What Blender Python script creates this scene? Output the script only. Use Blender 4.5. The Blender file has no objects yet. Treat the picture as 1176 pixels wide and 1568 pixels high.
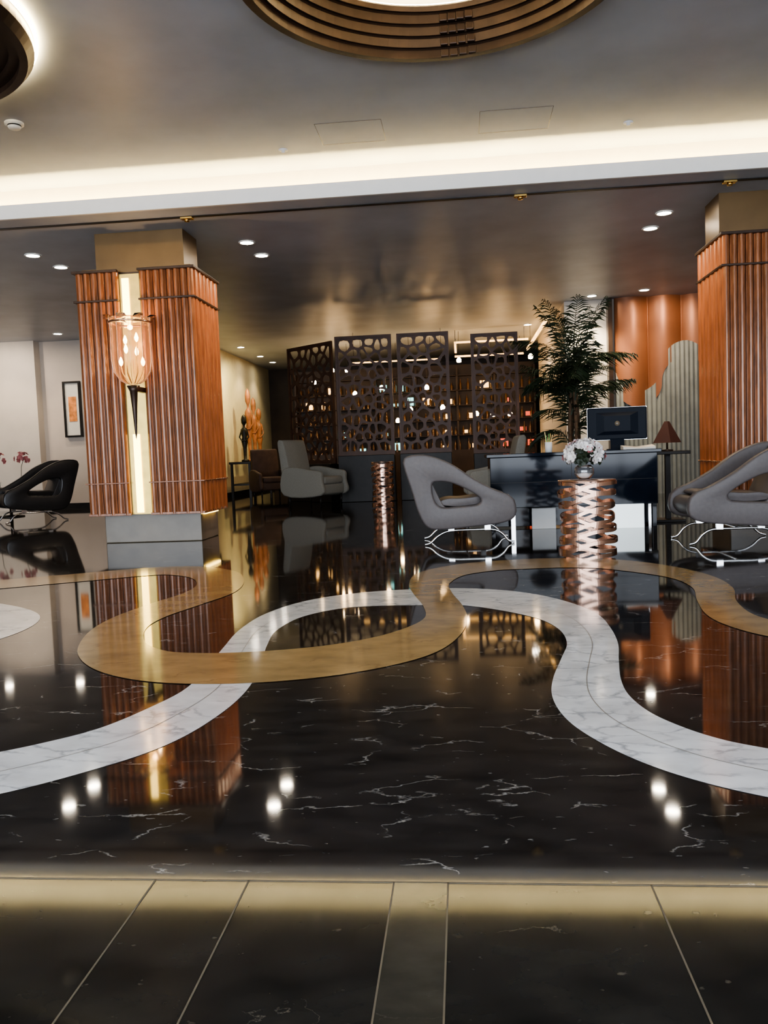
import bpy, bmesh, math, random
from mathutils import Vector, Matrix
random.seed(7)
H0=0.95; H2=3.75; H1=4.15
col=bpy.context.scene.collection
try:
    bpy.context.scene.view_settings.look='AgX - Medium High Contrast'
except Exception: pass
# ---------------------------------------------------------------- materials
def mat(name, color, rough=0.5, metal=0.0, var=0.0, scale=8.0, emit=None, estr=0.0, trans=0.0, coat=0.0, stretch=(1,1,1), bump=0.0, ior=1.45, spec=0.5):
    m=bpy.data.materials.new(name); m.use_nodes=True; nt=m.node_tree; b=nt.nodes['Principled BSDF']
    b.inputs['Base Color'].default_value=(*color,1); b.inputs['Roughness'].default_value=rough
    b.inputs['Metallic'].default_value=metal; b.inputs['IOR'].default_value=ior
    b.inputs['Transmission Weight'].default_value=trans; b.inputs['Coat Weight'].default_value=coat
    b.inputs['Coat Roughness'].default_value=0.08; b.inputs['Specular IOR Level'].default_value=spec
    if emit: b.inputs['Emission Color'].default_value=(*emit,1); b.inputs['Emission Strength'].default_value=estr
    if var>0 or bump>0:
        tc=nt.nodes.new('ShaderNodeTexCoord'); mp=nt.nodes.new('ShaderNodeMapping'); mp.inputs['Scale'].default_value=stretch
        n=nt.nodes.new('ShaderNodeTexNoise'); n.inputs['Scale'].default_value=scale; n.inputs['Detail'].default_value=5
        nt.links.new(tc.outputs['Object'],mp.inputs[0]); nt.links.new(mp.outputs[0],n.inputs['Vector'])
        if var>0:
            r=nt.nodes.new('ShaderNodeValToRGB'); r.color_ramp.elements[0].position=0.3; r.color_ramp.elements[1].position=0.7
            r.color_ramp.elements[0].color=(*[c*(1-var) for c in color],1); r.color_ramp.elements[1].color=(*[min(1,c*(1+var)) for c in color],1)
            nt.links.new(n.outputs['Fac'],r.inputs[0]); nt.links.new(r.outputs[0],b.inputs['Base Color'])
        if bump>0:
            bp=nt.nodes.new('ShaderNodeBump'); bp.inputs['Strength'].default_value=bump; bp.inputs['Distance'].default_value=0.02
            nt.links.new(n.outputs['Fac'],bp.inputs['Height']); nt.links.new(bp.outputs[0],b.inputs['Normal'])
    return m
def marble(name, base, vein, rough, vscale=1.3, vw=0.012, amount=1.0, cloud=0.25, seed=0.0, lo=.5, hi=.66, spec=.5, aniso=1.7, specks=0.0):
    m=bpy.data.materials.new(name); m.use_nodes=True; nt=m.node_tree; N=nt.nodes; L=nt.links; b=N['Principled BSDF']
    b.inputs['Roughness'].default_value=rough; b.inputs['Specular IOR Level'].default_value=spec
    tc=N.new('ShaderNodeTexCoord'); mp=N.new('ShaderNodeMapping'); mp.inputs['Location'].default_value=(seed,seed*.7,0); mp.inputs['Rotation'].default_value=(0,0,-0.6); mp.inputs['Scale'].default_value=(1,aniso,1)
    L.new(tc.outputs['Object'],mp.inputs[0])
    n1=N.new('ShaderNodeTexNoise'); n1.inputs['Scale'].default_value=1.6; n1.inputs['Detail'].default_value=9; n1.inputs['Roughness'].default_value=0.6
    L.new(mp.outputs[0],n1.inputs['Vector'])
    mix=N.new('ShaderNodeMixRGB'); mix.blend_type='ADD'; mix.inputs[0].default_value=0.55
    L.new(mp.outputs[0],mix.inputs[1]); L.new(n1.outputs['Color'],mix.inputs[2])
    v=N.new('ShaderNodeTexVoronoi'); v.feature='DISTANCE_TO_EDGE'; v.inputs['Scale'].default_value=vscale*2.2
    L.new(mix.outputs[0],v.inputs['Vector'])
    r=N.new('ShaderNodeValToRGB'); r.color_ramp.elements[0].position=0.0; r.color_ramp.elements[0].color=(1,1,1,1); r.color_ramp.elements[1].position=vw; r.color_ramp.elements[1].color=(0,0,0,1)
    L.new(v.outputs['Distance'],r.inputs[0])
    n2=N.new('ShaderNodeTexNoise'); n2.inputs['Scale'].default_value=4.0; n2.inputs['Detail'].default_value=6
    L.new(mp.outputs[0],n2.inputs['Vector'])
    r2=N.new('ShaderNodeValToRGB'); r2.color_ramp.elements[0].position=lo; r2.color_ramp.elements[0].color=(0,0,0,1); r2.color_ramp.elements[1].position=hi; r2.color_ramp.elements[1].color=(amount,)*3+(1,)
    L.new(n2.outputs['Fac'],r2.inputs[0])
    mul=N.new('ShaderNodeMath'); mul.operation='MULTIPLY'; L.new(r.outputs[0],mul.inputs[0]); L.new(r2.outputs[0],mul.inputs[1])
    fac=mul.outputs[0]
    if specks>0:
        n4=N.new('ShaderNodeTexNoise'); n4.inputs['Scale'].default_value=22; n4.inputs['Detail'].default_value=3; L.new(mp.outputs[0],n4.inputs['Vector'])
        r4=N.new('ShaderNodeValToRGB'); r4.color_ramp.elements[0].position=.69; r4.color_ramp.elements[0].color=(0,0,0,1); r4.color_ramp.elements[1].position=.75; r4.color_ramp.elements[1].color=(specks,)*3+(1,)
        L.new(n4.outputs['Fac'],r4.inputs[0])
        ad=N.new('ShaderNodeMath'); ad.operation='MAXIMUM'; L.new(fac,ad.inputs[0]); L.new(r4.outputs[0],ad.inputs[1]); fac=ad.outputs[0]
    n3=N.new('ShaderNodeTexNoise'); n3.inputs['Scale'].default_value=5; n3.inputs['Detail'].default_value=6; L.new(mp.outputs[0],n3.inputs['Vector'])
    r3=N.new('ShaderNodeValToRGB'); r3.color_ramp.elements[0].position=0.3; r3.color_ramp.elements[1].position=0.7
    r3.color_ramp.elements[0].color=(*[c*(1-cloud) for c in base],1); r3.color_ramp.elements[1].color=(*[min(1,c*(1+cloud)) for c in base],1)
    L.new(n3.outputs['Fac'],r3.inputs[0])
    mx=N.new('ShaderNodeMixRGB'); L.new(fac,mx.inputs[0]); L.new(r3.outputs[0],mx.inputs[1]); mx.inputs[2].default_value=(*vein,1)
    L.new(mx.outputs[0],b.inputs['Base Color'])
    return m
M={}
M['floor']=marble('black_marble',(0.021,0.018,0.016),(0.38,0.36,0.33),0.045,vscale=1.1,vw=0.014,amount=.85,cloud=0.5,lo=.50,hi=.60,aniso=2.2,specks=.5)
M['floor2']=marble('dark_tile_marble',(0.020,0.018,0.015),(0.24,0.21,0.16),0.055,vscale=2.0,vw=0.008,amount=.4,cloud=0.45,seed=3,lo=.58,hi=.66,spec=.32,specks=.3)
M['striptile']=marble('brown_border_marble',(0.045,0.040,0.030),(0.2,0.17,0.13),0.07,vscale=2.0,vw=0.01,amount=.4,cloud=0.4,seed=5,spec=.35)
M['white']=marble('white_marble',(0.80,0.80,0.79),(0.30,0.31,0.33),0.09,vscale=2.6,vw=0.10,amount=.8,cloud=0.14,seed=4,lo=.44,hi=.62)
M['gold']=marble('ochre_marble',(0.37,0.245,0.105),(0.20,0.12,0.05),0.09,vscale=1.5,vw=0.04,amount=.6,cloud=0.2,seed=2)
M['seam']=mat('inlay_seam',(.22,.20,.17),.4,var=.1)
M['joint']=mat('grout',(0.13,0.11,0.08),0.5,var=.1)
M['ceil']=mat('ceiling_lacquer',(0.42,0.45,0.495),0.42,var=.10,scale=1.5,bump=0.02)
M['ceil2']=mat('lower_ceiling_lacquer',(0.43,0.465,0.52),0.42,var=.14,scale=1.2,bump=0.02,spec=.35)
M['lip']=mat('white_plaster',(0.80,0.79,0.77),0.5,var=.02)
M['cove']=mat('cove_plaster',(0.72,0.68,0.60),0.6,var=.03)
M['wall']=mat('cream_wall',(0.56,0.48,0.41),0.6,var=.04,scale=3)
M['wallw']=mat('pale_wall',(0.66,0.59,0.51),0.6,var=.04,scale=3)
M['dark']=mat('dark_wall',(0.04,0.026,0.016),0.45,var=.3,scale=2,spec=.3)
M['led']=mat('warm_led',(1,.8,.5),0.5,emit=(1,.74,.32),estr=210,var=.01)
M['ledring']=mat('warm_ring_led',(1,.8,.5),0.5,emit=(1,.76,.38),estr=80,var=.01)
M['ledgold']=mat('gold_led',(1,.7,.3),0.5,emit=(1,.68,.17),estr=10,var=.01)
M['lamp']=mat('downlight_glow',(1,.95,.85),0.5,emit=(1,.88,.7),estr=130,var=.01)
M['bulb']=mat('bulb_glow',(1,.9,.7),0.5,emit=(1,.68,.36),estr=45,var=.01)
M['wood']=mat('lacquered_copper_wood_lit',(0.33,0.112,0.042),0.26,var=.3,scale=6,stretch=(4,4,.5),coat=.4,bump=.05)  # column sides: orange of the lit faces put into the colour
M['wood_shaded']=mat('lacquered_copper_wood_shaded',(0.25,0.092,0.036),0.24,metal=.08,var=.4,scale=7,stretch=(4,4,.6),coat=.45,bump=.12,spec=.4)  # same wood on the front, its shade put into the colour
M['bronze']=mat('bronze',(0.045,0.026,0.017),0.32,metal=.4,var=.25,scale=5)
M['brass']=mat('brass',(0.72,0.48,0.16),0.25,metal=1,var=.15,scale=9)
M['goldplate']=mat('gold_plate',(0.55,0.40,0.12),0.35,metal=.8,var=.15,scale=9,emit=(1,.7,.2),estr=.25)  # faint emission stands in for LED light falling on the plate
M['cap']=mat('gold_brown_cap',(0.16,0.10,0.045),0.35,metal=.5,var=.1,scale=3)
M['plinth']=mat('stone_plinth',(0.15,0.125,0.09),0.15,var=.15,scale=4)
M['gray']=mat('grey_leather',(0.105,0.092,0.090),0.45,var=.08,scale=30,bump=.03)
M['blackl']=mat('black_leather',(0.012,0.011,0.011),0.3,var=.2,scale=30,bump=.03)
M['chrome']=mat('chrome',(0.8,0.8,0.8),0.1,metal=1,var=.02)
M['fabric']=mat('light_grey_fabric',(0.27,0.26,0.225),0.85,var=.1,scale=60,bump=.1)
M['desk']=mat('black_desk_lacquer',(0.006,0.010,0.018),0.07,var=.2,scale=4,spec=.35)
M['deskw']=mat('glowing_white_acrylic',(0.8,0.85,0.86),0.25,var=.02,emit=(.85,.97,1),estr=1.2)  # brightness put in as emission, the panel holds no lamp
M['screenb']=mat('monitor_black',(0.008,0.012,0.020),0.5,var=.05,spec=.15)
M['copper']=mat('copper_ribbon',(0.66,0.42,0.31),0.2,metal=1,var=.15,scale=6)
M['copperwall']=mat('copper_panel',(0.27,0.105,0.048),0.4,metal=.3,var=.10,scale=2)
M['flute']=mat('grey_fluted_panel',(0.25,0.26,0.24),0.45,var=.12,scale=5)
M['lattice']=mat('lattice_copper_dark',(0.060,0.028,0.017),0.45,metal=.2,var=.3,scale=4)
M['leaf']=mat('palm_leaf',(0.020,0.032,0.014),0.5,var=.4,scale=6)
M['trunk']=mat('palm_trunk',(0.09,0.055,0.03),0.8,var=.4,scale=20,bump=.3)
M['glass']=mat('clear_glass',(1,1,1),0.02,trans=1,var=0)
M['amber']=mat('amber_glass',(1,.86,.74),0.03,trans=1,var=.04,scale=4,ior=1.15,emit=(1,.50,.24),estr=.08,spec=1.0)  # weak emission added so the glass looks lit by its bulbs
M['petal']=mat('white_petals',(0.85,0.82,0.80),0.6,var=.08,scale=30)
M['petalp']=mat('pink_petals',(0.55,0.2,0.2),0.6,var=.2,scale=30)
M['orange']=mat('orange_artwork',(0.7,0.25,0.07),0.6,var=.5,scale=9)
M['paper']=mat('ivory_mat',(0.7,0.66,0.58),0.6,var=.04)
M['tribal']=mat('carved_wood',(0.26,0.10,0.045),0.45,var=.4,scale=9)
M['blackw']=mat('ebony',(0.012,0.010,0.008),0.4,var=.3,spec=.3)
M['plastic']=mat('white_plastic',(0.75,0.75,0.73),0.4,var=.02)
M['green']=mat('green_plastic',(0.1,0.4,0.12),0.4,var=.1)
M['teal']=mat('teal_backlight',(.1,.5,.5),0.4,emit=(.35,.9,.85),estr=2.2,var=.3)
M['warm']=mat('warm_backlight',(.6,.35,.1),0.4,emit=(1,.55,.18),estr=4,var=.3)
M['red']=mat('red_glass',(.5,.05,.03),0.2,emit=(1,.12,.05),estr=1.2,var=.3)
M['bottle']=mat('amber_bottle',(.12,.055,.02),0.08,var=.3,spec=.8)
M['frame']=mat('dark_window_frame',(.02,.02,.02),0.4,var=.1)
# ---------------------------------------------------------------- helpers
def link(o,parent=None):
    col.objects.link(o)
    if parent: o.parent=parent
    return o
def empty(name,loc=(0,0,0),rot=0):
    e=bpy.data.objects.new(name,None); e.location=loc; e.rotation_euler=(0,0,rot); e.empty_display_size=.2; col.objects.link(e); return e
def mesh(name,vs,fs,m,parent=None,smooth=False,bevel=0,seg=2):
    me=bpy.data.meshes.new(name); me.from_pydata([tuple(v) for v in vs],[],fs); me.validate()
    bm=bmesh.new(); bm.from_mesh(me); bmesh.ops.recalc_face_normals(bm,faces=bm.faces); bm.to_mesh(me); bm.free()
    ms=m if isinstance(m,(list,tuple)) else [m]
    for x in ms: me.materials.append(x)
    if smooth:
        for p in me.polygons: p.use_smooth=True
    o=bpy.data.objects.new(name,me); link(o,parent)
    if bevel>0:
        b=o.modifiers.new('Bevel','BEVEL'); b.width=bevel; b.segments=seg; b.limit_method='ANGLE'; b.angle_limit=.6
    return o
def boxdata(x0,x1,y0,y1,z0,z1):
    v=[(x0,y0,z0),(x1,y0,z0),(x1,y1,z0),(x0,y1,z0),(x0,y0,z1),(x1,y0,z1),(x1,y1,z1),(x0,y1,z1)]
    f=[(0,3,2,1),(4,5,6,7),(0,1,5,4),(1,2,6,5),(2,3,7,6),(3,0,4,7)]
    return v,f
def box(name,x0,x1,y0,y1,z0,z1,m,parent=None,bevel=0,smooth=False,seg=2):
    v,f=boxdata(x0,x1,y0,y1,z0,z1); return mesh(name,v,f,m,parent,smooth,bevel,seg)
def boxes(name,lst,m,parent=None,bevel=0):
    V=[];Fs=[]
    for b in lst:
        v,f=boxdata(*b); n=len(V); V+=v; Fs+=[tuple(i+n for i in q) for q in f]
    return mesh(name,V,Fs,m,parent,False,bevel)
def lathe(name,prof,m,loc=(0,0,0),parent=None,seg=32,smooth=True,close=False):
    V=[];Fs=[]; n=len(prof)
    for i in range(seg):
        a=2*math.pi*i/seg
        for r,z in prof: V.append((loc[0]+r*math.cos(a),loc[1]+r*math.sin(a),loc[2]+z))
    for i in range(seg):
        j=(i+1)%seg
        for k in range(n if close else n-1):
            l=(k+1)%n
            Fs.append((i*n+k,j*n+k,j*n+l,i*n+l))
    o=mesh(name,V,Fs,m,parent,smooth)
    return o
def tube(name,pts,r,m,parent=None,cyc=False,kind='POLY'):
    c=bpy.data.curves.new(name,'CURVE'); c.dimensions='3D'; c.bevel_depth=r; c.bevel_resolution=3; c.use_fill_caps=True
    s=c.splines.new('POLY'); s.points.add(len(pts)-1)
    for i,p in enumerate(pts): s.points[i].co=(*p,1)
    s.use_cyclic_u=cyc; c.materials.append(m)
    o=bpy.data.objects.new(name,c); return link(o,parent)
def cr(pts,n=8,closed=False):
    out=[]; N=len(pts); P=[Vector(p) for p in pts]
    rng=range(N) if closed else range(N-1)
    for i in rng:
        p1=P[i];p2=P[(i+1)%N]
        p0=P[(i-1)%N] if (closed or i>0) else p1*2-p2
        p3=P[(i+2)%N] if (closed or i+2<N) else p2*2-p1
        for k in range(n):
            t=k/n
            out.append(0.5*((2*p1)+(p2-p0)*t+(2*p0-5*p1+4*p2-p3)*t*t+(3*p1-p0-3*p2+p3)*t**3))
    if not closed: out.append(P[-1])
    return out
def radial(pts,c,N):
    a=sorted([(math.atan2(p[1]-c[1],p[0]-c[0]),math.hypot(p[0]-c[0],p[1]-c[1])) for p in pts])
    a=[(a[-1][0]-2*math.pi,a[-1][1])]+a+[(a[0][0]+2*math.pi,a[0][1])]
    out=[];k=0
    for i in range(N):
        t=-math.pi+2*math.pi*(i+.5)/N
        while k+2<len(a) and a[k+1][0]<t: k+=1
        d=a[k+1][0]-a[k][0]; u=(t-a[k][0])/d if d>1e-9 else 0
        r=a[k][1]*(1-u)+a[k+1][1]*u
        out.append((c[0]+r*math.cos(t),c[1]+r*math.sin(t)))
    return out
def loopplate(name,outer,inner,y0,y1,m,parent,bevel=.02):
    N=len(outer); V=[]
    for y in (y0,y1):
        for p in outer: V.append((p[0],y,p[1]))
        for p in inner: V.append((p[0],y,p[1]))
    Fs=[]
    for i in range(N):
        j=(i+1)%N
        Fs.append((i,j,N+j,N+i)); Fs.append((2*N+i,3*N+i,3*N+j,2*N+j))
        Fs.append((i,2*N+i,2*N+j,j)); Fs.append((N+i,N+j,3*N+j,3*N+i))
    return mesh(name,V,Fs,m,parent,True,bevel,3)
def extr(name,prof,y0,y1,m,parent,bevel=.02,smooth=True,axis='y'):
    N=len(prof)
    if axis=='y': V=[(p[0],y0,p[1]) for p in prof]+[(p[0],y1,p[1]) for p in prof]
    else: V=[(p[0],p[1],y0) for p in prof]+[(p[0],p[1],y1) for p in prof]
    Fs=[tuple(range(N)),tuple(range(2*N-1,N-1,-1))]+[(i,(i+1)%N,N+(i+1)%N,N+i) for i in range(N)]
    return mesh(name,V,Fs,m,parent,smooth,bevel,3)
# ---------------------------------------------------------------- camera
def cam(yaw=5.5,p=3.97,r=2.19):
    y=math.radians(yaw);p=math.radians(p);r=math.radians(r)
    F=Vector((-math.sin(y)*math.cos(p),math.cos(y)*math.cos(p),-math.sin(p)))
    R0=Vector((math.cos(y),math.sin(y),0));U0=R0.cross(F)
    R=R0*math.cos(r)-U0*math.sin(r);U=U0*math.cos(r)+R0*math.sin(r)
    return F,R,U
F,R,U=cam()
cd=bpy.data.cameras.new('camera'); co=bpy.data.objects.new('camera',cd); col.objects.link(co)
mw=Matrix((( R.x,U.x,-F.x,0),(R.y,U.y,-F.y,0),(R.z,U.z,-F.z,H0),(0,0,0,1))); co.matrix_world=mw
cd.sensor_fit='VERTICAL'; cd.sensor_height=36; cd.lens=29.16; cd.clip_end=200
bpy.context.scene.camera=co
# ---------------------------------------------------------------- world
w=bpy.data.worlds.new('world'); bpy.context.scene.world=w; w.use_nodes=True
bg=w.node_tree.nodes['Background']; bg.inputs[0].default_value=(0.78,0.86,1.0,1); bg.inputs[1].default_value=3.2
# ---------------------------------------------------------------- shell
XL,XR=-13.0,9.0; YS,YN=-5.0,26.0
box('floor',XL,XR,1.775,YN,-.1,0,M['floor'])
box('floor_near_tiles',XL,XR,YS,1.775,-.1,0,M['floor2'])
box('floor_border_tile',-.18,-.06,YS,1.775,0,.0008,M['striptile'])
js=[(x-.0018,x+.0018,YS,1.775,0,.0012) for x in (-2.4,-1.8,-1.25,-.727,-.51,-.18,-.06,.378,.75,1.2,1.8,2.4,3.0)]+[(XL,XR,1.772,1.777,0,.0012),(-2.4,-.18,.3,.303,0,.0012),(-.06,3,.55,.553,0,.0012)]
boxes('floor_tile_joints',js,M['joint'])
def ribbon(name,pts,ws,z,m):
    P=cr([(p[0],p[1],w_) for p,w_ in zip(pts,ws)],8)
    V=[];Fs=[]
    for i,p in enumerate(P):
        a=P[max(0,i-1)];b=P[min(len(P)-1,i+1)]
        t=Vector((b.x-a.x,b.y-a.y)).normalized(); n=Vector((-t.y,t.x))
        V.append((p.x+n.x*p.z/2,p.y+n.y*p.z/2,z)); V.append((p.x-n.x*p.z/2,p.y-n.y*p.z/2,z))
        if i: Fs.append((2*i-2,2*i-1,2*i+1,2*i))
    return mesh(name,V,Fs,m)
wp=[(-3.2,1.9),(-2.4,2.05),(-1.9,2.2),(-1.54,2.38),(-1.33,2.55),(-1.18,2.74),(-1.09,3.02),(-1.05,3.32),(-1.08,3.69),(-1.13,4.09),(-1.16,4.48),(-1.10,4.90),(-.90,5.24),(-.62,5.40),(-.32,5.44),(-.06,5.43),(.19,5.30),(.41,5.03),(.56,4.71),(.61,4.38),(.60,4.04),(.54,3.72),(.48,3.40),(.46,3.15),(.49,2.91),(.57,2.71),(.67,2.56),(.78,2.46),(.90,2.385),(1.05,2.32),(1.22,2.27),(1.5,2.22),(1.9,2.2),(2.5,2.2)]
ww=[.4,.4,.4,.40,.38,.36,.32,.27,.25,.22,.22,.28,.42,.55,.62,.62,.58,.48,.36,.27,.24,.25,.27,.29,.31,.33,.35,.37,.38,.39,.4,.4,.4,.4]
ribbon('floor_inlay_white',wp,ww,.0015,M['white'])
ribbon('floor_inlay_seam',wp,[.0035]*len(wp),.0022,M['seam'])
gp=[(-6,5.6),(-4.8,6.1),(-4.2,6.33),(-3.83,6.46),(-3.52,6.62),(-3.20,6.79),(-2.81,7.0),(-2.47,7.02),(-2.11,6.73),(-1.90,6.25),(-1.85,5.79),(-1.94,5.36),(-2.02,4.93),(-2.0,4.55),(-1.855,4.13),(-1.64,3.85),(-1.39,3.71),(-1.13,3.67),(-.862,3.705),(-.604,3.81),(-.373,4.006),(-.208,4.317),(-.123,4.686),(-.147,5.09),(-.229,5.58),(-.263,6.0),(-.169,6.48),(.146,6.80),(.47,6.89),(.79,6.91),(1.14,6.77),(1.42,6.42),(1.59,6.0),(1.60,5.55),(1.49,5.08),(1.435,4.68),(1.47,4.42),(1.58,4.18),(1.8,4.0),(2.3,3.9)]
gw=[.5,.5,.55,.55,.55,.55,.55,.5,.42,.36,.38,.38,.34,.32,.34,.40,.5,.56,.58,.56,.5,.36,.25,.24,.26,.3,.42,.52,.58,.58,.52,.42,.3,.25,.22,.24,.28,.3,.3,.3]
ribbon('floor_inlay_ochre',gp,gw,.003,M['gold'])
ribbon('floor_inlay_white.001',[(-5.5,5.9),(-4.4,5.75),(-3.55,5.42),(-3.0,5.02),(-2.82,4.62),(-2.9,4.22),(-3.25,3.95),(-4.2,3.8)],[.45]*8,.0015,M['white'])
# upper ceiling with round opening
RC=(-.08,5.62); RR=1.32
q=1.6
boxes('ceiling',[(XL,RC[0]-q,YS,9.42,H1,H1+.1),(RC[0]+q,XR,YS,9.42,H1,H1+.1),(RC[0]-q,RC[0]+q,YS,RC[1]-q,H1,H1+.1),(RC[0]-q,RC[0]+q,RC[1]+q,9.42,H1,H1+.1)],M['ceil'])
N=96; V=[];Fs=[]
for i in range(N):
    a=2*math.pi*i/N; c,s=math.cos(a),math.sin(a); k=q/max(abs(c),abs(s))
    V.append((RC[0]+c*k,RC[1]+s*k,H1)); V.append((RC[0]+c*RR,RC[1]+s*RR,H1))
Fs=[(2*i,2*i+1,2*((i+1)%N)+1,2*((i+1)%N)) for i in range(N)]
mesh('ceiling_opening',V,Fs,M['ceil'])
box('ceiling_lower',XL,XR,9.12,YN,H2,H2+.03,M['ceil2'])
box('trim_cove_lip',XL,XR,9.10,9.14,H2-.005,H2+.15,M['lip'])
box('trim_cove_back',XL,XR,9.40,9.44,H2+.03,H1+.1,M['cove'])
box('cove_light_strip',XL,XR,9.22,9.26,H2+.035,H2+.039,M['led'])
box('trim_track_slot',XL,XR,9.44,9.50,H2-.008,H2+.002,M['blackw'])
# walls
box('wall_west',XL-.1,XL,YS,YN,0,4.6,M['wall'])
box('wall_east',XR,XR+.1,YS,YN,0,4.6,M['wall'])
box('wall_north',XL,XR,YN,YN+.1,0,4.0,M['dark'])
box('wall_lounge',XL,-6.2,18,18.2,0,H2,M['wall'])
box('wall_pilaster',-10.9,-9.35,17.75,18,0,H2,M['wallw'])
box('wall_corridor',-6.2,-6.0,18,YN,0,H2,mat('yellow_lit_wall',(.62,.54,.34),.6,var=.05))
box('baseboard_lounge',XL,-6.2,17.96,18,0,.12,M['blackw'])
box('baseboard_corridor',-6.0,-5.97,18,YN,0,.12,M['blackw'])
box('wall_reception',2.05,XR,16.5,16.7,0,H2,M['wallw'])
box('wall_reception_return',2.05,2.2,16.7,22,0,H2,M['wallw'])
fr=[(x,x+.12,YS-.05,YS+.05,0,H1) for x in (-13,-9.5,-6,-2.5,1,4.5,8.0)]+[(XL,XR,YS-.05,YS+.05,2.6,2.7),(XL,XR,YS-.05,YS+.05,0,.1)]
boxes('window_entrance_frame',fr,M['frame'])
box('door_corridor',-4.95,-4.0,YN-.08,YN-.02,0,2.6,mat('door_brown',(.10,.045,.02),.35,var=.3,stretch=(1,1,.2)))
# ---------------------------------------------------------------- ceiling rings
rg=empty('ceiling_ring_recess',(RC[0],RC[1],0))
prof=[(RR+.02,H1+.004),(RR+.02,H1-.05),(RR-.05,H1-.055)]
r=RR-.05;z=H1-.055
for i in range(4):
    prof+= [(r,z+.060),(r-.012,z+.070),(r-.035,z+.070)]; r-=.042; z+=.070
prof+=[(r,H1+.26),(r+.02,H1+.28),(RR+.02,H1+.28)]
lathe('bronze_steps',prof,M['bronze'],(0,0,0),rg,96,smooth=False)
lathe('dome',[(RR+.06,H1+.0),(RR+.06,H1+.42),(.9,H1+.50),(0.001,H1+.52)],M['lip'],(0,0,0),rg,64)
lathe('led_ring',[(1.14,H1+.285),(1.18,H1+.285),(1.18,H1+.295),(1.14,H1+.295)],M['ledring'],(0,0,0),rg,64,close=True)
bl=[]
for i in range(4):
    for j in range(4):
        a=math.radians(88-i*3.3); rr=RR-.045-j*.042; zz=H1-.05+j*.070
        bl.append((rr*math.cos(a)-.03,rr*math.cos(a)+.03,rr*math.sin(a)-.025,rr*math.sin(a)+.012,zz-.005,zz+.052))
boxes('relief_blocks',bl,M['bronze'],rg,.006)
r2=empty('ceiling_ring_pendant',(-4.3,5.62,0))
lathe('bronze_ring',[(1.33,H1-.03),(1.33,H1-.10),(1.28,H1-.16),(1.22,H1-.16),(1.22,H1-.12),(1.15,H1-.12),(1.15,H1-.08),(1.06,H1-.08),(1.06,H1-.03)],M['bronze'],(0,0,0),r2,96,smooth=False,close=True)
lathe('halo_led',[(1.34,H1-.03),(1.36,H1-.03),(1.36,H1-.02),(1.34,H1-.02)],M['ledring'],(0,0,0),r2,96,close=True)
for k in range(4):
    a=k*math.pi/2+.4; tube('hanger_%d'%k,[(1.2*math.cos(a),1.2*math.sin(a),H1-.04),(1.2*math.cos(a),1.2*math.sin(a),H1)],.02,M['bronze'],r2)
# ceiling fixtures
sd=empty('smoke_detector',(-4.04,7.59,H1))
lathe('body',[(.001,-.055),(.05,-.055),(.06,-.04),(.06,-.02),(.085,-.02),(.085,0)],M['plastic'],(0,0,0),sd,24)
lathe('vent_ring',[(.061,-.036),(.063,-.03),(.061,-.024)],M['blackw'],(0,0,0),sd,24)
for (x,y) in ((-1.75,8.75),(1.75,8.7)):
    s=empty('ceiling_sprinkler',(x,y,H1)); lathe('rose',[(.001,-.03),(.02,-.03),(.02,-.008),(.05,-.006),(.05,0)],M['plastic'],(0,0,0),s,20)
def panelframe(x0,x1,y0,y1):
    t=.004; boxes('ceiling_access_panel',[(x0,x1,y0,y0+t,H1-.002,H1),(x0,x1,y1-t,y1,H1-.002,H1),(x0,x0+t,y0,y1,H1-.002,H1),(x1-t,x1,y0,y1,H1-.002,H1)],M['plinth'])
panelframe(-1.32,-.67,8.15,8.7); panelframe(.27,.96,8.15,8.7)
def downlight(x,y,z=H2,e=75,cone=110):
    d=empty('recessed_downlight',(x,y,z))
    lathe('trim_ring',[(.105,-.001),(.105,-.010),(.085,-.012),(.08,-.002)],M['plastic'],(0,0,0),d,28)
    lathe('lens',[(.001,-.004),(.08,-.004)],M['lamp'],(0,0,0),d,24)
    l=bpy.data.lights.new('spot','SPOT'); l.energy=e; l.spot_size=math.radians(cone); l.spot_blend=.6; l.color=(1,.80,.56); l.shadow_soft_size=.06
    o=bpy.data.objects.new('spot',l); o.location=(0,0,-.05); link(o,d)
for x,y in ((-5.56,10.7),(-5.53,11.41),(-2.68,10.73),(-2.66,11.45),(2.54,10.6),(2.53,11.3),(3.39,15.7),(2.5,16.0)): downlight(x,y)
for x,y in ((1.57,19.2),(-5.4,20.5),(-5.4,22.5),(-5.4,24),(-9.9,16.8),(-8.4,17.0),(-11.5,14),(5,13),(6.5,10.6)): downlight(x,y,e=70)
for x in (-3.05,.73,2.96):
    t=empty('track_spotlight',(x,9.47,H2)); box('bracket',-.07,.07,-.04,.04,-.03,-.006,M['brass'],t,.006); lathe('head',[(.001,-.055),(.03,-.055),(.03,-.03),(.001,-.03)],M['brass'],(0,0,0),t,20)
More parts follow.
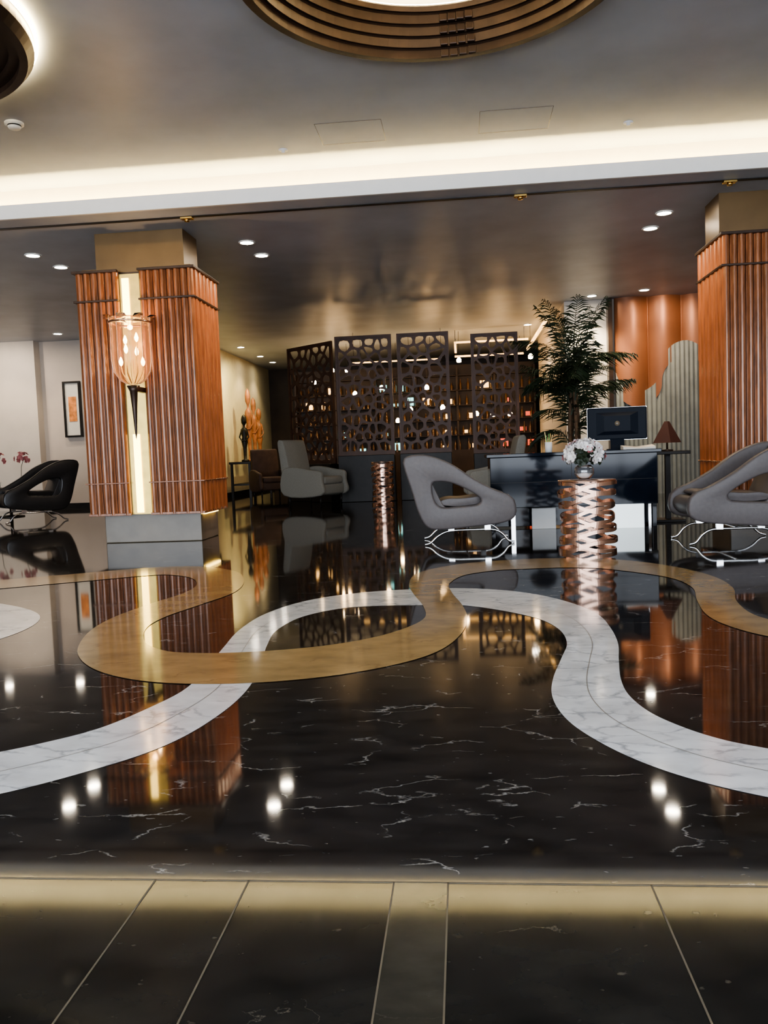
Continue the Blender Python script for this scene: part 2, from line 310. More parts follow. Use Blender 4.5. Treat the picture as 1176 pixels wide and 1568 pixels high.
# ---------------------------------------------------------------- columns
def ribs(name,a0,a1,fixed,z0,z1,pitch,depth,m,parent,axis,sign):
    n=max(1,round((a1-a0)/pitch)); pitch=(a1-a0)/n; V=[];Fs=[];prof=[]
    for i in range(n):
        dd=depth*(1.0 if i%2 else .72)
        for k in range(7):
            t=k/6; prof.append((a0+pitch*(i+.04+.92*t),fixed+sign*dd*math.sin(math.pi*t)**.7))
    L=len(prof)
    for z in (z0,z1):
        for a,b in prof: V.append((a,b,z) if axis=='x' else (b,a,z))
    Fs=[(i,i+1,L+i+1,L+i) for i in range(L-1)]
    o=mesh(name,V,Fs,m,parent,True)
    return o
def column(cx,lamp):
    c=empty('wood_clad_column',(cx,0,0)); w_=.71; y0,y1=9.5,10.47; zb,zt=.35,3.2
    box('plinth',-.60,.60,y0+.18,y1-.1,0,zb,M['plinth'],c,.01)
    box('cap',-.62,.48,y0+.42,y1-.02,zt,H2,M['cap'],c)
    box('cap_step',-.66,.66,y0+.1,y1-.05,zt,zt+.05,M['cap'],c)
    s0,s1=-.19,.055
    if lamp:
        boxes('core',[(-w_+.03,s0,y0+.04,y1-.03,zb,zt),(s1,w_-.03,y0+.04,y1-.03,zb,zt),(s0,s1,y0+.10,y1-.03,zb,zt)],M['bronze'],c)
        segs=[(-w_,s0),(s1,w_)]
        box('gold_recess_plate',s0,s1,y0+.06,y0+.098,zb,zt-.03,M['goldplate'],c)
        boxes('led_strip',[(s0+.03,s0+.11,y0+.045,y0+.06,2.55,zt-.08),(s0+.06,s0+.14,y0+.045,y0+.06,zb+.02,1.30)],M['ledgold'],c)
    else:
        box('core',-w_+.03,w_-.03,y0+.04,y1-.03,zb,zt,M['bronze'],c); segs=[(-w_,w_)]
    for i,(a,b) in enumerate(segs): ribs('front_ribs_%d'%i,a,b,y0+.04,zb,zt,.082,.05,M['wood_shaded'],c,'x',-1)
    ribs('back_ribs',-w_,w_,y1-.03,zb,zt,.082,.04,M['wood'],c,'x',1)
    ribs('side_ribs_e',y0,y1,w_-.03,zb,zt,.08,.04,M['wood'],c,'y',1)
    ribs('side_ribs_w',y0,y1,-w_+.03,zb,zt,.08,.04,M['wood'],c,'y',-1)
    def band(nm,z,h,o,m):
        rects=[(-w_-o,w_+o,y0-o,y0+.03,z,z+h)] if not lamp else [(-w_-o,s0,y0-o,y0+.03,z,z+h),(s1,w_+o,y0-o,y0+.03,z,z+h)]
        boxes(nm,rects+[(-w_-o,w_+o,y1-.03,y1+o,z,z+h),(w_-.03,w_+o,y0+.03,y1-.03,z,z+h),(-w_-o,-w_+.03,y0+.03,y1-.03,z,z+h)],m,c,.004)
    band('rim_top',zt-.015,.03,.025,M['bronze']); band('seam_upper',2.85,.022,.02,M['bronze']); band('seam_lower',.72,.016,.016,M['wood_shaded']); band('rim_bottom',zb-.01,.03,.0,M['wood_shaded'])
    if lamp: boxes('base_led',[(.61,.64,y0+.25,y1-.2,zb-.035,zb-.014)],M['ledgold'],c)
    return c
column(-3.74,True); column(3.60,False)
# glass sconce on left column
sc=empty('glass_wall_sconce',(-3.71,9.25,0))
gl=[(.001,1.84),(.07,1.86),(.15,1.91),(.205,2.0),(.225,2.12),(.225,2.30),(.22,2.45),(.225,2.55),(.235,2.60),(.227,2.60),(.217,2.55),(.212,2.45),(.217,2.30),(.217,2.12),(.198,2.005),(.144,1.918),(.065,1.87),(.001,1.855)]
lathe('glass_body',gl,M['amber'],(0,0,0),sc,36)
for k in range(10):
    a=k*math.pi/5
    tube('glass_rib_%d'%k,[(r_*math.cos(a),r_*math.sin(a),z_) for r_,z_ in ((.07,1.858),(.152,1.908),(.208,2.0),(.229,2.12),(.229,2.30),(.224,2.45),(.229,2.55),(.238,2.60))],.002,M['copper'],sc)
lathe('bronze_tail',[(.001,1.22),(.012,1.3),(.03,1.6),(.045,1.78),(.075,1.84),(.001,1.845)],M['bronze'],(0,0,0),sc,24)
lathe('rim_band',[(.234,2.54),(.243,2.54),(.243,2.56),(.234,2.56)],M['copper'],(0,0,0),sc,36,close=True)
box('wall_arm',-.03,.03,.03,.30,1.78,1.84,M['bronze'],sc,.01)
for k in range(6):
    a=k*math.pi/3+.4; x,y=.12*math.cos(a),.12*math.sin(a); z=2.06+.13*(k%3)
    tube('candle_%d'%k,[(x*.3,y*.3,1.87),(x*.9,y*.9,1.98),(x,y,z)],.006,M['brass'],sc)
    lathe('bulb_%d'%k,[(.001,z),(.018,z+.02),(.024,z+.05),(.012,z+.09),(.001,z+.11)],M['bulb'],(x,y,0),sc,12)
for k in range(8):
    a=k*math.pi/4; ca,sa=math.cos(a),math.sin(a)
    P=[(r_*ca-wd*sa,r_*sa+wd*ca,z_) for r_,z_,wd in ((.22,2.59,.06),(.26,2.62,.05),(.32,2.62,.0),(.26,2.62,-.05),(.22,2.59,-.06))]
    mesh('crown_leaf_%d'%k,P,[(0,1,2,3,4)],M['chrome'],sc)
l=bpy.data.lights.new('glow','POINT'); l.energy=20; l.color=(1,.6,.3); l.shadow_soft_size=.03; o=bpy.data.objects.new('glow',l); o.location=(0,0,2.50); link(o,sc)
# ---------------------------------------------------------------- chairs
outer=[(-.55,.90),(-.48,.93),(-.30,.925),(-.07,.83),(.165,.665),(.40,.535),(.53,.48),(.57,.38),(.555,.27),(.43,.215),(.13,.185),(-.20,.165),(-.34,.20),(-.42,.35),(-.475,.55),(-.55,.81)]
hole=[(-.28,.66),(-.21,.69),(-.07,.67),(.10,.59),(.25,.49),(.27,.435),(.22,.395),(0,.38),(-.185,.38),(-.265,.48)]
hole=[(-.03+(x+.01)*.88,.52+(z-.53)*.84) for x,z in hole]
hc=(-.03,.52)
OU=radial([tuple(p) for p in cr(outer,10,True)],hc,72); HO=radial([tuple(p) for p in cr(hole,10,True)],hc,72)
def lounge(loc,rot,m,sc_=1.0,name='lounge_armchair'):
    e=empty(name,loc,rot); e.scale=(sc_,)*3
    loopplate('side_panel_left',OU,HO,-.40,-.31,m,e); loopplate('side_panel_right',OU,HO,.31,.40,m,e)
    body=cr([(-.50,.86),(-.45,.60),(-.38,.34),(-.30,.22),(.0,.21),(.40,.24),(.52,.30),(.53,.40),(.42,.44),(.1,.38),(-.12,.38),(-.20,.48),(-.30,.72),(-.38,.89),(-.46,.90)],4,True)
    extr('seat_shell',[tuple(p) for p in body],-.31,.31,m,e,.012)
    cu=cr([(-.22,.42),(.0,.39),(.35,.43),(.44,.47),(.36,.50),(.05,.47),(-.12,.47)],4,True)
    extr('seat_cushion',[tuple(p) for p in cu],-.28,.28,m,e,.03)
    for s,y in (('a',-.33),('b',.33)):
        tube('chrome_leg_'+s,[tuple(p) for p in cr([(-.36,y,.012),(-.30,y,.03),(-.22,y,.10),(-.10,y,.145),(.15,y,.15),(.34,y,.145),(.43,y,.10),(.49,y,.03),(.55,y,.012)],5)],.012,M['chrome'],e)
        boxes('leg_mount_'+s,[(-.12,-.06,y-.015,y+.015,.145,.20),(.25,.31,y-.015,y+.015,.145,.23)],M['chrome'],e)
    tube('cross_bar',[(.1,-.33,.15),(.1,.33,.15)],.01,M['chrome'],e)
    return e
lounge((-.06,8.80,0),math.radians(3),M['gray'])
lounge((2.62,8.2,0),math.radians(180),M['gray'])
lounge((-7.6,14.2,0),math.radians(-138),M['blackl'],1.15)
def wing(loc,rot,m,s=1.0):
    e=empty('high_back_armchair',loc,rot); e.scale=(s,s,s)
    box('seat_base',-.36,.40,-.36,.36,.20,.40,m,e,.05,True,4)
    box('seat_cushion',-.26,.42,-.29,.29,.38,.52,m,e,.05,True,4)
    for s_,y in (('l',-.40),('r',.34)):
        ar=cr([(-.40,.20),(-.42,.62),(-.2,.70),(.2,.64),(.40,.60),(.42,.45),(.40,.20)],4,True)
        extr('arm_'+s_,[tuple(p) for p in ar],y,y+.09,m,e,.03)
    bk=cr([(-.30,.35),(-.32,.7),(-.40,1.1),(-.46,1.18),(-.54,1.14),(-.50,.8),(-.44,.25),(-.36,.20)],4,True)
    extr('backrest',[tuple(p) for p in bk],-.33,.33,m,e,.05)
    for k,(x,y) in enumerate(((-.32,-.32),(-.32,.32),(.34,-.32),(.34,.32))):
        lathe('leg_%d'%k,[(.001,0),(.014,0),(.026,.21),(.001,.21)],M['blackw'],(x,y,0),e,12)
    return e
wing((-2.88,16.0,0),math.radians(-25),M['fabric'],1.1)
wing((.50,14.2,0),math.radians(185),M['fabric'],1.0)
wing((-4.6,19.6,0),math.radians(-60),mat('brown_fabric',(.06,.035,.025),.7,var=.2),1.0)
# ---------------------------------------------------------------- desk
dk=empty('reception_desk',(0,0,0))
box('desktop',.28,2.26,9.70,10.60,.86,.90,M['desk'],dk,.006)
box('front_panel',.32,2.22,9.74,9.80,.27,.86,M['desk'],dk,.006)
box('side_panel_w',.32,.37,9.8,10.55,0,.86,M['desk'],dk,.004)
box('side_panel_e',2.17,2.22,9.8,10.55,0,.86,M['desk'],dk,.004)
box('inner_modesty_panel',.37,2.17,10.1,10.14,.02,.86,M['desk'],dk,.004)
boxes('panel_reveals',[(.32,2.22,9.735,9.74,.56,.565),(1.25,1.255,9.735,9.74,.30,.86)],M['blackw'],dk)
boxes('acrylic_infill',[(1.62,2.06,9.72,9.78,.0,.275)],M['deskw'],dk,.004)  # bright patch under the desk, made as a glowing panel
boxes('steel_infill',[(.80,1.08,9.9,9.94,.0,.25)],M['plastic'],dk,.004)
boxes('chrome_legs',[(.55,.60,9.78,9.83,0,.27),(2.12,2.15,9.78,9.83,0,.27)],M['chrome'],dk)
mo=empty('desktop_monitor',(1.84,10.10,.90),math.radians(-6))
box('housing',-.34,.34,-.02,.02,.12,.50,M['screenb'],mo,.015)
mesh('back_bulge',[(-.3,.0,.15),(.3,.0,.15),(.3,.0,.47),(-.3,.0,.47),(-.15,-.05,.22),(.15,-.05,.22),(.15,-.05,.40),(-.15,-.05,.40)],[(4,5,6,7),(0,1,5,4),(1,2,6,5),(2,3,7,6),(3,0,4,7)],M['screenb'],mo,False)
box('silver_edge',-.345,.345,.02,.026,.115,.505,M['chrome'],mo,.004)
mesh('stand_neck',[(-.08,-.06,.0),(.08,-.06,.0),(.08,.02,.22),(-.08,.02,.22),(-.08,-.045,.0),(.08,-.045,.0),(.08,.035,.22),(-.08,.035,.22)],[(0,1,2,3),(4,7,6,5),(0,4,5,1),(1,5,6,2),(2,6,7,3),(3,7,4,0)],M['screenb'],mo)
box('stand_foot',-.12,.12,-.10,.10,0,.012,M['screenb'],mo,.004)
lathe('badge',[(.001,0),(.03,0),(.03,.002),(.001,.002)],M['plinth'],(0,0,0),mo,20).matrix_local=Matrix.Translation((0,-.052,.31))@Matrix.Rotation(math.radians(90),4,'X')
pc=empty('pencil_cup',(1.02,9.95,.90))
lathe('cup',[(.001,0),(.04,0),(.045,.12),(.04,.12),(.036,.01),(.001,.01)],M['plastic'],(0,0,0),pc,20)
for k in range(5):
    a=k*1.3; tube('pencil_%d'%k,[(.015*math.cos(a),.015*math.sin(a),.02),(.045*math.cos(a),.045*math.sin(a),.20+.02*(k%3))],.005,M['green'] if k%2 else M['brass'],pc)
bx=empty('brochure_stack',(1.40,9.82,.90)); boxes('leaflets',[(-.06,-.02,0,.08,0,.03),(-.05,.07,-.02,.09,.0,.018)],M['paper'],bx,.002)
hd=empty('open_register_book',(2.02,9.82,.90)); mesh('pages',[(-.18,-.09,.03),(0,-.09,.012),(.18,-.09,.03),(-.18,.08,.05),(0,.08,.03),(.18,.08,.05),(-.18,-.09,0),(.18,-.09,0),(-.18,.08,0),(.18,.08,0)],[(0,1,4,3),(1,2,5,4),(6,0,3,8),(7,9,5,2),(6,7,2,1,0),(8,3,4,5,9)],M['paper'],hd)
st=empty('side_table',(2.5,10.45,0)); box('top',-.22,.22,-.22,.22,.82,.86,M['blackw'],st,.006); box('base',-.17,.17,-.17,.17,0,.03,M['blackw'],st,.004); box('stem',-.03,.03,-.03,.03,.03,.82,M['blackw'],st)
tl=empty('table_lamp',(2.5,10.45,.86)); lathe('stem',[(.001,0),(.07,0),(.07,.015),(.012,.02),(.012,.13),(.001,.13)],M['bronze'],(0,0,0),tl,20)
lathe('shade',[(.17,.10),(.03,.36)],mat('brown_shade',(.06,.022,.016),.6,var=.1),(0,0,0),tl,4,smooth=False)
# ---------------------------------------------------------------- lattice pedestals, flowers
def pedestal(loc,rr,h,n,m,name='woven_ribbon_pedestal'):
    e=empty(name,loc)
    seg=72; bh=.016*h/.64; A=h/n*.62
    for i in range(n):
        for s in (0,1):
            V=[];Fs=[]; zc=h*(i+.5)/n; r0=rr*(1+.05*math.cos(2*math.pi*i/(n-1)))+(.005 if s else -.005)
            ph=.35*math.sin(i*1.7+s)
            for k in range(seg):
                a=2*math.pi*k/seg; tw=(1 if s else -1)*(math.cos(a+ph)+.25*math.sin(3*a))
                z=min(h-bh,max(bh,zc+A*tw))
                for (dr,dz) in ((-.004,-bh),(.004,-bh),(.004,bh),(-.004,bh)): V.append(((r0+dr)*math.cos(a),(r0+dr)*math.sin(a),z+dz))
            for k in range(seg):
                j=(k+1)%seg
                for c_ in range(4): Fs.append((4*k+c_,4*j+c_,4*j+(c_+1)%4,4*k+(c_+1)%4))
            mesh('ribbon_%d_%d'%(i,s),V,Fs,m,e,False)
    lathe('top_plate',[(.001,h),(rr+.01,h),(rr+.015,h+.006),(rr+.01,h+.012),(.001,h+.012)],m,(0,0,0),e,40)
    return e
pedestal((1.12,7.68,0),.245,.64,6,M['copper'])
pedestal((-1.50,15.6,0),.20,.80,7,M['copper'])
fv=empty('flower_bouquet',(1.10,7.68,.655))
lathe('glass_bowl',[(.001,0),(.05,.002),(.09,.05),(.085,.10),(.06,.13),(.055,.13),(.08,.10),(.083,.05),(.045,.01),(.001,.01)],M['glass'],(0,0,0),fv,28)
lathe('water_pebbles',[(.001,.012),(.044,.012),(.07,.05),(.001,.06)],M['petal'],(0,0,0),fv,20)
def blossoms(name,n,cen,rad,size,m,parent,flat=1.0):
    V=[];Fs=[]
    for i in range(n):
        u=random.uniform(-.35,1);t=random.uniform(0,2*math.pi);s_=math.sqrt(1-u*u)
        d=Vector((s_*math.cos(t),s_*math.sin(t),u)); c=Vector(cen)+Vector((d.x*rad,d.y*rad,d.z*rad*flat))*random.uniform(.75,1)
        a=d.orthogonal().normalized(); b=d.cross(a)
        for ring,(np_,tilt,sz) in enumerate(((5,.25,1),(4,.9,.65))):
            for k in range(np_):
                an=2*math.pi*k/np_+ring*.5+i; o=a*math.cos(an)+b*math.sin(an); sd_=a*-math.sin(an)+b*math.cos(an); L=size*sz; up=d*tilt
                n0=len(V); V+=[c,c+(o*.55+up*.25)*L+sd_*L*.42,c+(o+up*.7)*L+sd_*L*.28,c+(o+up*.7)*L-sd_*L*.28,c+(o*.55+up*.25)*L-sd_*L*.42]
                Fs.append((n0,n0+1,n0+2,n0+3,n0+4))
    return mesh(name,V,Fs,m,parent)
blossoms('white_blossoms',80,(0,0,.22),.175,.05,M['petal'],fv,.8)
blossoms('pink_blossoms',14,(0,0,.22),.195,.035,M['petalp'],fv,.8)
blossoms('leaves',22,(0,0,.20),.16,.055,M['leaf'],fv,.7)
# ---------------------------------------------------------------- palm
random.seed(3)
pl=empty('potted_palm',(1.62,12.2,0))
lathe('pot',[(.001,0),(.17,0),(.24,.5),(.25,.52),(.22,.52),(.2,.46),(.001,.46)],M['bronze'],(0,0,0),pl,28)
V=[];Fs=[]
def frond(base,az,L,lift,droop):
    d=Vector((math.cos(az),math.sin(az),0)); pts=[]
    for k in range(19):
        t=k/18; pts.append(Vector(base)+d*(L*t*(.35+.55*t))+Vector((0,0,lift*t-droop*t**2.6)))
    for k in range(1,19):
        p=pts[k];tg=(pts[k]-pts[k-1]).normalized(); sd_=tg.cross(Vector((0,0,1))); 
        if sd_.length<1e-3: sd_=Vector((1,0,0))
        sd_.normalize(); t=k/18
        if k>2:
            for sub in (0,.5):
              q_=pts[k-1].lerp(p,sub)
              for s in (-1,1):
                ll=.30*math.sin(math.pi*min(1,.15+t*.85))**.6+.05; dr=Vector((0,0,-.12-.30*random.random()))
                tip=q_+(sd_*s*.8+tg*.75)*ll+dr*ll*2; mid=q_.lerp(tip,.45)+Vector((0,0,.03)); wv=tg*.011
                n0=len(V); V.extend([q_-wv*.5,mid-wv,tip,mid+wv,q_+wv*.5]); Fs.append((n0,n0+1,n0+2,n0+3,n0+4))
    for k in range(18):
        a,b=pts[k],pts[k+1]; w_=.010*(1-k/20); n0=len(V)
        V.extend([a+Vector((w_,0,0)),a+Vector((-w_,0,0)),b+Vector((-w_,0,0)),b+Vector((w_,0,0)),a+Vector((0,0,w_)),b+Vector((0,0,w_))]); Fs.extend([(n0,n0+1,n0+2,n0+3),(n0,n0+4,n0+5,n0+3),(n0+1,n0+4,n0+5,n0+2)])
for i in range(26):
    az=i*2.4+random.uniform(-.3,.3); hgt=random.uniform(.9,1.95)
    frond((random.uniform(-.06,.06),random.uniform(-.06,.06),hgt),az,random.uniform(.8,1.1),random.uniform(.8,1.35),random.uniform(.45,1.0))
for i in range(7): frond((0,0,1.9),i*.95,.6,1.36,.25)
mesh('fronds',V,Fs,M['leaf'],pl)
for k in range(4):
    a=k*1.6; tube('stem_%d'%k,[(.06*math.cos(a),.06*math.sin(a),.45),(.07*math.cos(a+.3),.07*math.sin(a+.3),1.2),(.02*math.cos(a),.02*math.sin(a),2.0)],.028,M['trunk'],pl)
# ---------------------------------------------------------------- lattice screens
def clip(poly,p,n):
    out=[]
    for i in range(len(poly)):
        a,b=poly[i],poly[(i+1)%len(poly)]; da=(a[0]-p[0])*n[0]+(a[1]-p[1])*n[1]; db=(b[0]-p[0])*n[0]+(b[1]-p[1])*n[1]
        if da<=0: out.append(a)
        if (da<0<db) or (db<0<da):
            t=da/(da-db); out.append((a[0]+(b[0]-a[0])*t,a[1]+(b[1]-a[1])*t))
    return out
def screen(x0,y0,x1,y1,zb,zt,seed):
    random.seed(seed); W=math.hypot(x1-x0,y1-y0); H=zt-zb; rot=math.atan2(y1-y0,x1-x0)
    e=empty('lattice_screen',(x0,y0,0),rot)
    fw=.05; boxes('frame',[(0,fw,-.025,.025,zb,zt),(W-fw,W,-.025,.025,zb,zt),(fw,W-fw,-.025,.025,zt-fw,zt),(fw,W-fw,-.025,.025,zb,zb+fw)],M['lattice'],e)
    g=.23; nx=int(round((W-2*fw)/g)); nz=int(round((H-2*fw)/(g*.85))); gx=(W-2*fw)/nx; gz=(H-2*fw)/nz
    S=[(fw+gx*(i+.5+(.25 if j%2 else -.25)+random.uniform(-.42,.42)),zb+fw+gz*(j+.5+random.uniform(-.42,.42))) for i in range(nx) for j in range(nz)]
    V=[];Fs=[]
    for s in S:
        P=[(fw,zb+fw),(W-fw,zb+fw),(W-fw,zt-fw),(fw,zt-fw)]
        for o in S:
            if o is s: continue
            d=(o[0]-s[0],o[1]-s[1])
            if abs(d[0])>.7 or abs(d[1])>.7: continue
            P=clip(P,((s[0]+o[0])/2,(s[1]+o[1])/2),d)
            if len(P)<3: break
        if len(P)<3: continue
        c=(sum(p[0] for p in P)/len(P),sum(p[1] for p in P)/len(P))
        Q=[]
        for i in range(len(P)):
            a,b=P[i],P[(i+1)%len(P)]; Q+= [a,((a[0]+b[0])/2,(a[1]+b[1])/2)]
        k=len(Q); inn=[(c[0]+(Q[i][0]-c[0])*.78,c[1]+(Q[i][1]-c[1])*.78) for i in range(k)]
        inn=[inn[i] if i%2 else ((inn[i][0]*.6+(inn[i-1][0]+inn[(i+1)%k][0])*.2),(inn[i][1]*.6+(inn[i-1][1]+inn[(i+1)%k][1])*.2)) for i in range(k)]
        n0=len(V)
        for y in (-.012,.012):
            V+=[(p[0],y,p[1]) for p in Q]; V+=[(p[0],y,p[1]) for p in inn]
        for i in range(k):
            j=(i+1)%k
            Fs.append((n0+i,n0+j,n0+k+j,n0+k+i)); Fs.append((n0+2*k+i,n0+3*k+i,n0+3*k+j,n0+2*k+j)); Fs.append((n0+k+i,n0+k+j,n0+3*k+j,n0+3*k+i))
    mesh('fretwork',V,Fs,M['lattice'],e)
    box('base_cabinet',0,W,-.18,.18,0,zb,M['blackw'],e,.01)
    return e
screen(-3.72,18.05,-2.6,17.1,.80,3.32,1)
screen(-2.52,17.0,-1.36,17.0,.95,3.38,2)
screen(-1.25,17.0,-.20,17.0,.95,3.38,3)
screen(.24,17.0,1.18,17.0,.90,3.30,4)
# ---------------------------------------------------------------- bar behind
random.seed(11)
bar=empty('back_bar_shelving',(0,22.5,0))
L=[(-4.5,2.0,0,.3,0,1.0)]; L+=[(-4.5,2.0,0,.28,z-.02,z) for z in (1.4,1.8,2.2,2.6,3.0)]; L+=[(x,x+.05,0,.3,1,3.2) for x in (-4.5,-3.4,-2.3,-1.2,-.1,.9,1.95)]+[(-4.5,2,.3,.34,0,3.3)]
boxes('carcass',L,M['dark'],bar)
pan={'teal':[],'warm':[],'red':[]}
for i,x in enumerate((-4.4,-3.3,-2.2,-1.1,0,1.0)):
    for z in (1.02,1.42,1.82,2.22,2.62):
        for rep in (0,1):
            kk=random.random()
            key='teal' if (i in (2,1) and kk<.40) else ('red' if (i==5 and kk<.35) else ('warm' if kk<.38 else None))
            if key:
                a=random.uniform(0,.3)+rep*.5; pan[key].append((x+a,x+a+random.uniform(.08,.25),.28,.295,z+.03,z+random.uniform(.10,.25)))
for k,v in pan.items():
    if v: boxes('backlight_'+k,v,M[k],bar)
V=[];Fs=[]
for z in (1.0,1.4,1.8,2.2,2.6):
    x=-4.35
    while x<1.9:
        hb=random.uniform(.2,.32); n0=len(V); pr=((.035,0),(.035,hb*.6),(.012,hb*.75),(.012,hb))
        for k in range(8):
            a=k*math.pi/4
            for r_,zz in pr: V.append((x+r_*math.cos(a),.14+r_*math.sin(a),z+zz))
        for k in range(8):
            j=(k+1)%8
            for c_ in range(3): Fs.append((n0+4*k+c_,n0+4*j+c_,n0+4*j+c_+1,n0+4*k+c_+1))
        x+=random.uniform(.1,.25)
mesh('bottles',V,Fs,M['bottle'],bar,True)
random.seed(5)
for k in range(14):
    x=-3.6+k*.4; y=19+random.uniform(0,2.5); z=random.uniform(1.6,3.2)
    p=empty('pendant_lamp',(x,y,0)); tube('cord',[(0,0,z+.08),(0,0,H2)],.004,M['blackw'],p); lathe('shade',[(.001,z-.04),(.05,z-.03),(.055,z+.03),(.02,z+.08),(.001,z+.08)],M['bulb'],(0,0,0),p,16)
tr=empty('ceiling_light_tray',(0,0,0))
boxes('gold_strips',[(-.1,1.6,21,21.06,3.3,3.34),(-.1,1.6,19.5,19.55,3.45,3.49),(-.1,-.05,19.5,21,3.4,3.44),(1.75,1.8,17,22,3.5,3.56),(-2.6,-.5,20.4,20.45,3.2,3.23)],M['warm'],tr)
boxes('tray_hangers',[(-.08,-.07,19.5,19.51,3.4,H2),(1.5,1.51,19.5,19.51,3.4,H2),(-.08,-.07,21,21.01,3.3,H2),(1.5,1.51,21,21.01,3.3,H2),(-2.4,-2.39,20.4,20.41,3.2,H2),(-.7,-.69,20.4,20.41,3.2,H2)],M['blackw'],tr)
# ---------------------------------------------------------------- reception wall: interlocking copper and fluted relief
wp_=empty('sculpted_wall_relief',(0,0,0))
def bnd(x):
    c=math.cos(2*math.pi*(x-4.25)/1.7); return 2.42+.46*math.copysign(abs(c)**.45,c)
V1=[];F1=[];V2=[];F2=[]
n=900;x0,x1=2.98,8.9
for i in range(n+1):
    x=x0+(x1-x0)*i/n; zb=bnd(x)
    yc=16.44-.13*abs(math.sin(math.pi*(x-2.98)/.62))**.8
    yf=16.36-.05*math.cos(2*math.pi*(x-4.25)/1.7)-.03*abs(math.sin(math.pi*(x-x0)/.085))
    V1+=[(x,yc,zb-.3),(x,yc,H2)]; V2+=[(x,yf,0),(x,yf,zb),(x,16.46,zb)]
for i in range(n):
    a=2*i; F1.append((a,a+2,a+3,a+1)); b=3*i; F2+=[(b,b+3,b+4,b+1),(b+1,b+4,b+5,b+2)]
mesh('copper_drapes',V1,F1,M['copperwall'],wp_,True)
mesh('fluted_panels',V2,F2,M['flute'],wp_,False)
box('trim_reception_corner',2.84,2.92,16.3,16.5,0,H2,M['bronze'])
# ---------------------------------------------------------------- lounge side objects
pf=empty('framed_painting',(-8.63,17.93,0)); boxes('frame',[(-.20,.20,-.02,.05,1.60,1.64),(-.20,.20,-.02,.05,2.80,2.84),(-.20,-.16,-.02,.05,1.64,2.80),(.16,.20,-.02,.05,1.64,2.80)],M['blackw'],pf); box('mat_board',-.16,.16,.02,.05,1.64,2.80,M['paper'],pf); box('artwork',-.09,.09,.01,.02,1.95,2.5,M['orange'],pf)
pf=empty('framed_painting',(-5.93,19.2,0)); boxes('frame',[(-.06,.02,-.45,.45,1.3,1.36),(-.06,.02,-.45,.45,2.8,2.86),(-.06,.02,-.45,-.39,1.36,2.8),(-.06,.02,.39,.45,1.36,2.8)],M['bronze'],pf); box('artwork',-.06,-.03,-.39,.39,1.36,2.8,M['dark'],pf)
cs=empty('console_table',(-5.55,21.6,0)); box('top',-.28,.28,-1.2,1.2,.84,.90,M['blackw'],cs,.01); boxes('legs',[(-.26,-.2,-1.15,-1.09,0,.84),(.2,.26,-1.15,-1.09,0,.84),(-.26,-.2,1.09,1.15,0,.84),(.2,.26,1.09,1.15,0,.84),(-.26,.26,-1.1,1.1,.3,.34)],M['blackw'],cs)
for k,(y,h) in enumerate(((-.8,1.2),(-.3,1.9),(.25,1.7),(.8,1.45))):
    e=empty('carved_tribal_figure',(-5.5,21.6+y,.90)); q_=h
    lathe('body',[(.001,0),(.10,0),(.10,.04),(.04,.06),(.05,.3*q_),(.085,.42*q_),(.06,.52*q_),(.095,.62*q_),(.09,.68*q_),(.03,.73*q_),(.03,.77*q_),(.065,.82*q_),(.07,.90*q_),(.05,.96*q_),(.001,q_)],M['tribal'] if k else M['blackw'],(0,0,0),e,18)
    tube('arms',[(-.08,0,.64*q_),(-.12,-.03,.52*q_),(-.05,-.08,.44*q_),(.05,-.08,.44*q_),(.12,-.03,.52*q_),(.08,0,.64*q_)],.018,M['tribal'] if k else M['blackw'],e)
ot=empty('low_side_table',(-8.9,15.6,0)); lathe('top',[(.001,.55),(.4,.55),(.4,.58),(.001,.58)],M['blackw'],(0,0,0),ot,32); lathe('stem',[(.25,0),(.25,.02),(.03,.04),(.03,.55)],M['blackw'],(0,0,0),ot,20)
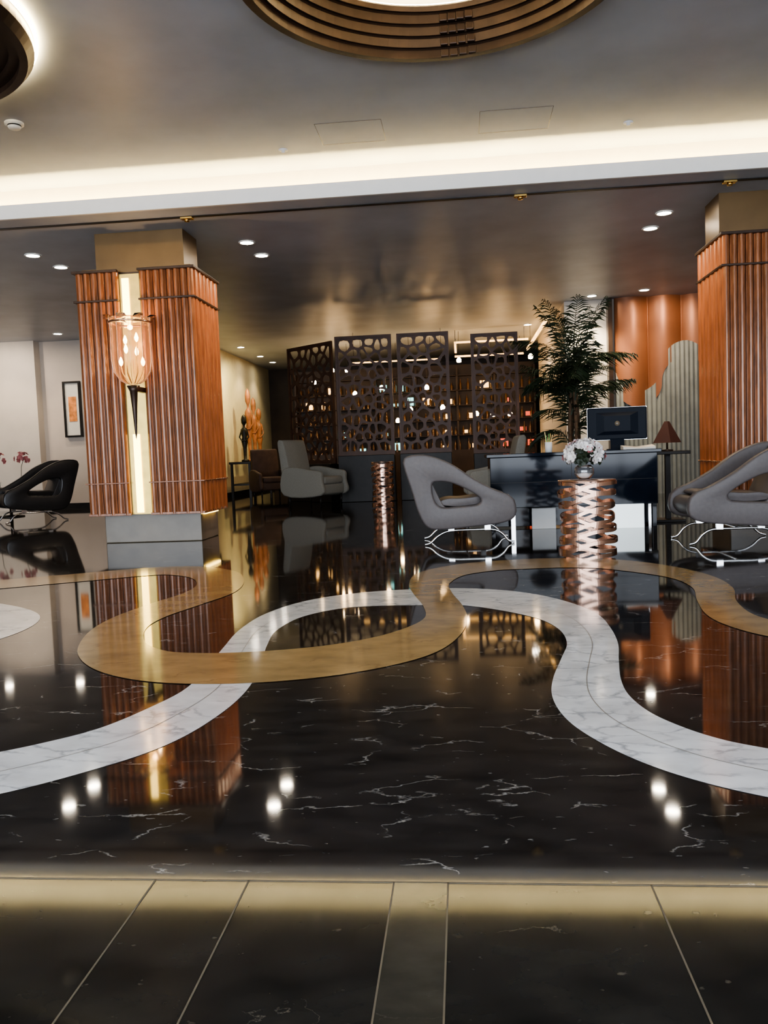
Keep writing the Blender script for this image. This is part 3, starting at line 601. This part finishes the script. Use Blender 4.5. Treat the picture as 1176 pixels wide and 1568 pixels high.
for dx in (-.25,.25):
    of=empty('orchid_plant',(-8.9+dx,15.6,.58)); lathe('pot',[(.001,0),(.05,0),(.07,.12),(.06,.12),(.001,.1)],M['plastic'],(0,0,0),of,16)
    tube('stem',[(0,0,.1),(.02,0,.4),(.1,0,.6)],.005,M['leaf'],of); blossoms('flowers',16,(.05,0,.55),.14,.05,M['petalp'],of)
# ---------------------------------------------------------------- extra lights without fixtures
def area(name,loc,rot,sx,sy,e,c):
    l=bpy.data.lights.new(name,'AREA'); l.shape='RECTANGLE'; l.size=sx; l.size_y=sy; l.energy=e; l.color=c; o=bpy.data.objects.new(name,l); o.location=loc; o.rotation_euler=rot; link(o)
def spot(name,loc,tgt,e,c,size=60):
    l=bpy.data.lights.new(name,'SPOT'); l.energy=e; l.color=c; l.spot_size=math.radians(size); l.spot_blend=.7; l.shadow_soft_size=.08
    o=bpy.data.objects.new(name,l); o.location=loc; d=Vector(tgt)-Vector(loc); o.rotation_euler=d.to_track_quat('-Z','Y').to_euler(); link(o)
def point(name,loc,e,c):
    l=bpy.data.lights.new(name,'POINT'); l.energy=e; l.color=c; l.shadow_soft_size=.15
    o=bpy.data.objects.new(name,l); o.location=loc; link(o)
spot('fill_spot_corridor',(-4.6,20.5,3.6),(-6.0,21.5,2.0),320,(1,.85,.45),90)  # added spot to brighten the corridor wall, source unseen
spot('fill_spot_reception',(2.5,15.6,3.6),(2.5,16.5,2.2),280,(1,.85,.6),80)  # fill light added for the pale wall behind the palm
spot('fill_spot_copper',(3.8,15.0,3.65),(3.9,16.5,2.6),120,(1,.78,.55),90)  # added wash over the copper relief, no lamp modelled
spot('fill_spot_lounge',(-10.0,16.0,3.6),(-10.0,18,1.8),140,(1,.82,.64),110)  # extra fill put in to lift the lounge wall
spot('accent_column',(-1.6,9.9,3.6),(-3.0,10.0,2.0),210,(1,.76,.5),90)
spot('accent_column_east',(1.6,9.9,3.6),(3.0,10.0,2.0),160,(1,.76,.5),90)
for x,y in ((-3,20.5),(-.6,20.0),(1.0,20.5)): point('bar_fill',(x,y,2.6),35,(1,.62,.28))  # unseen point lights added to brighten the bar
area('entrance_daylight',(-2,YS+.2,2.2),(math.radians(90),0,0),18,3.6,1250,(.86,.92,1))
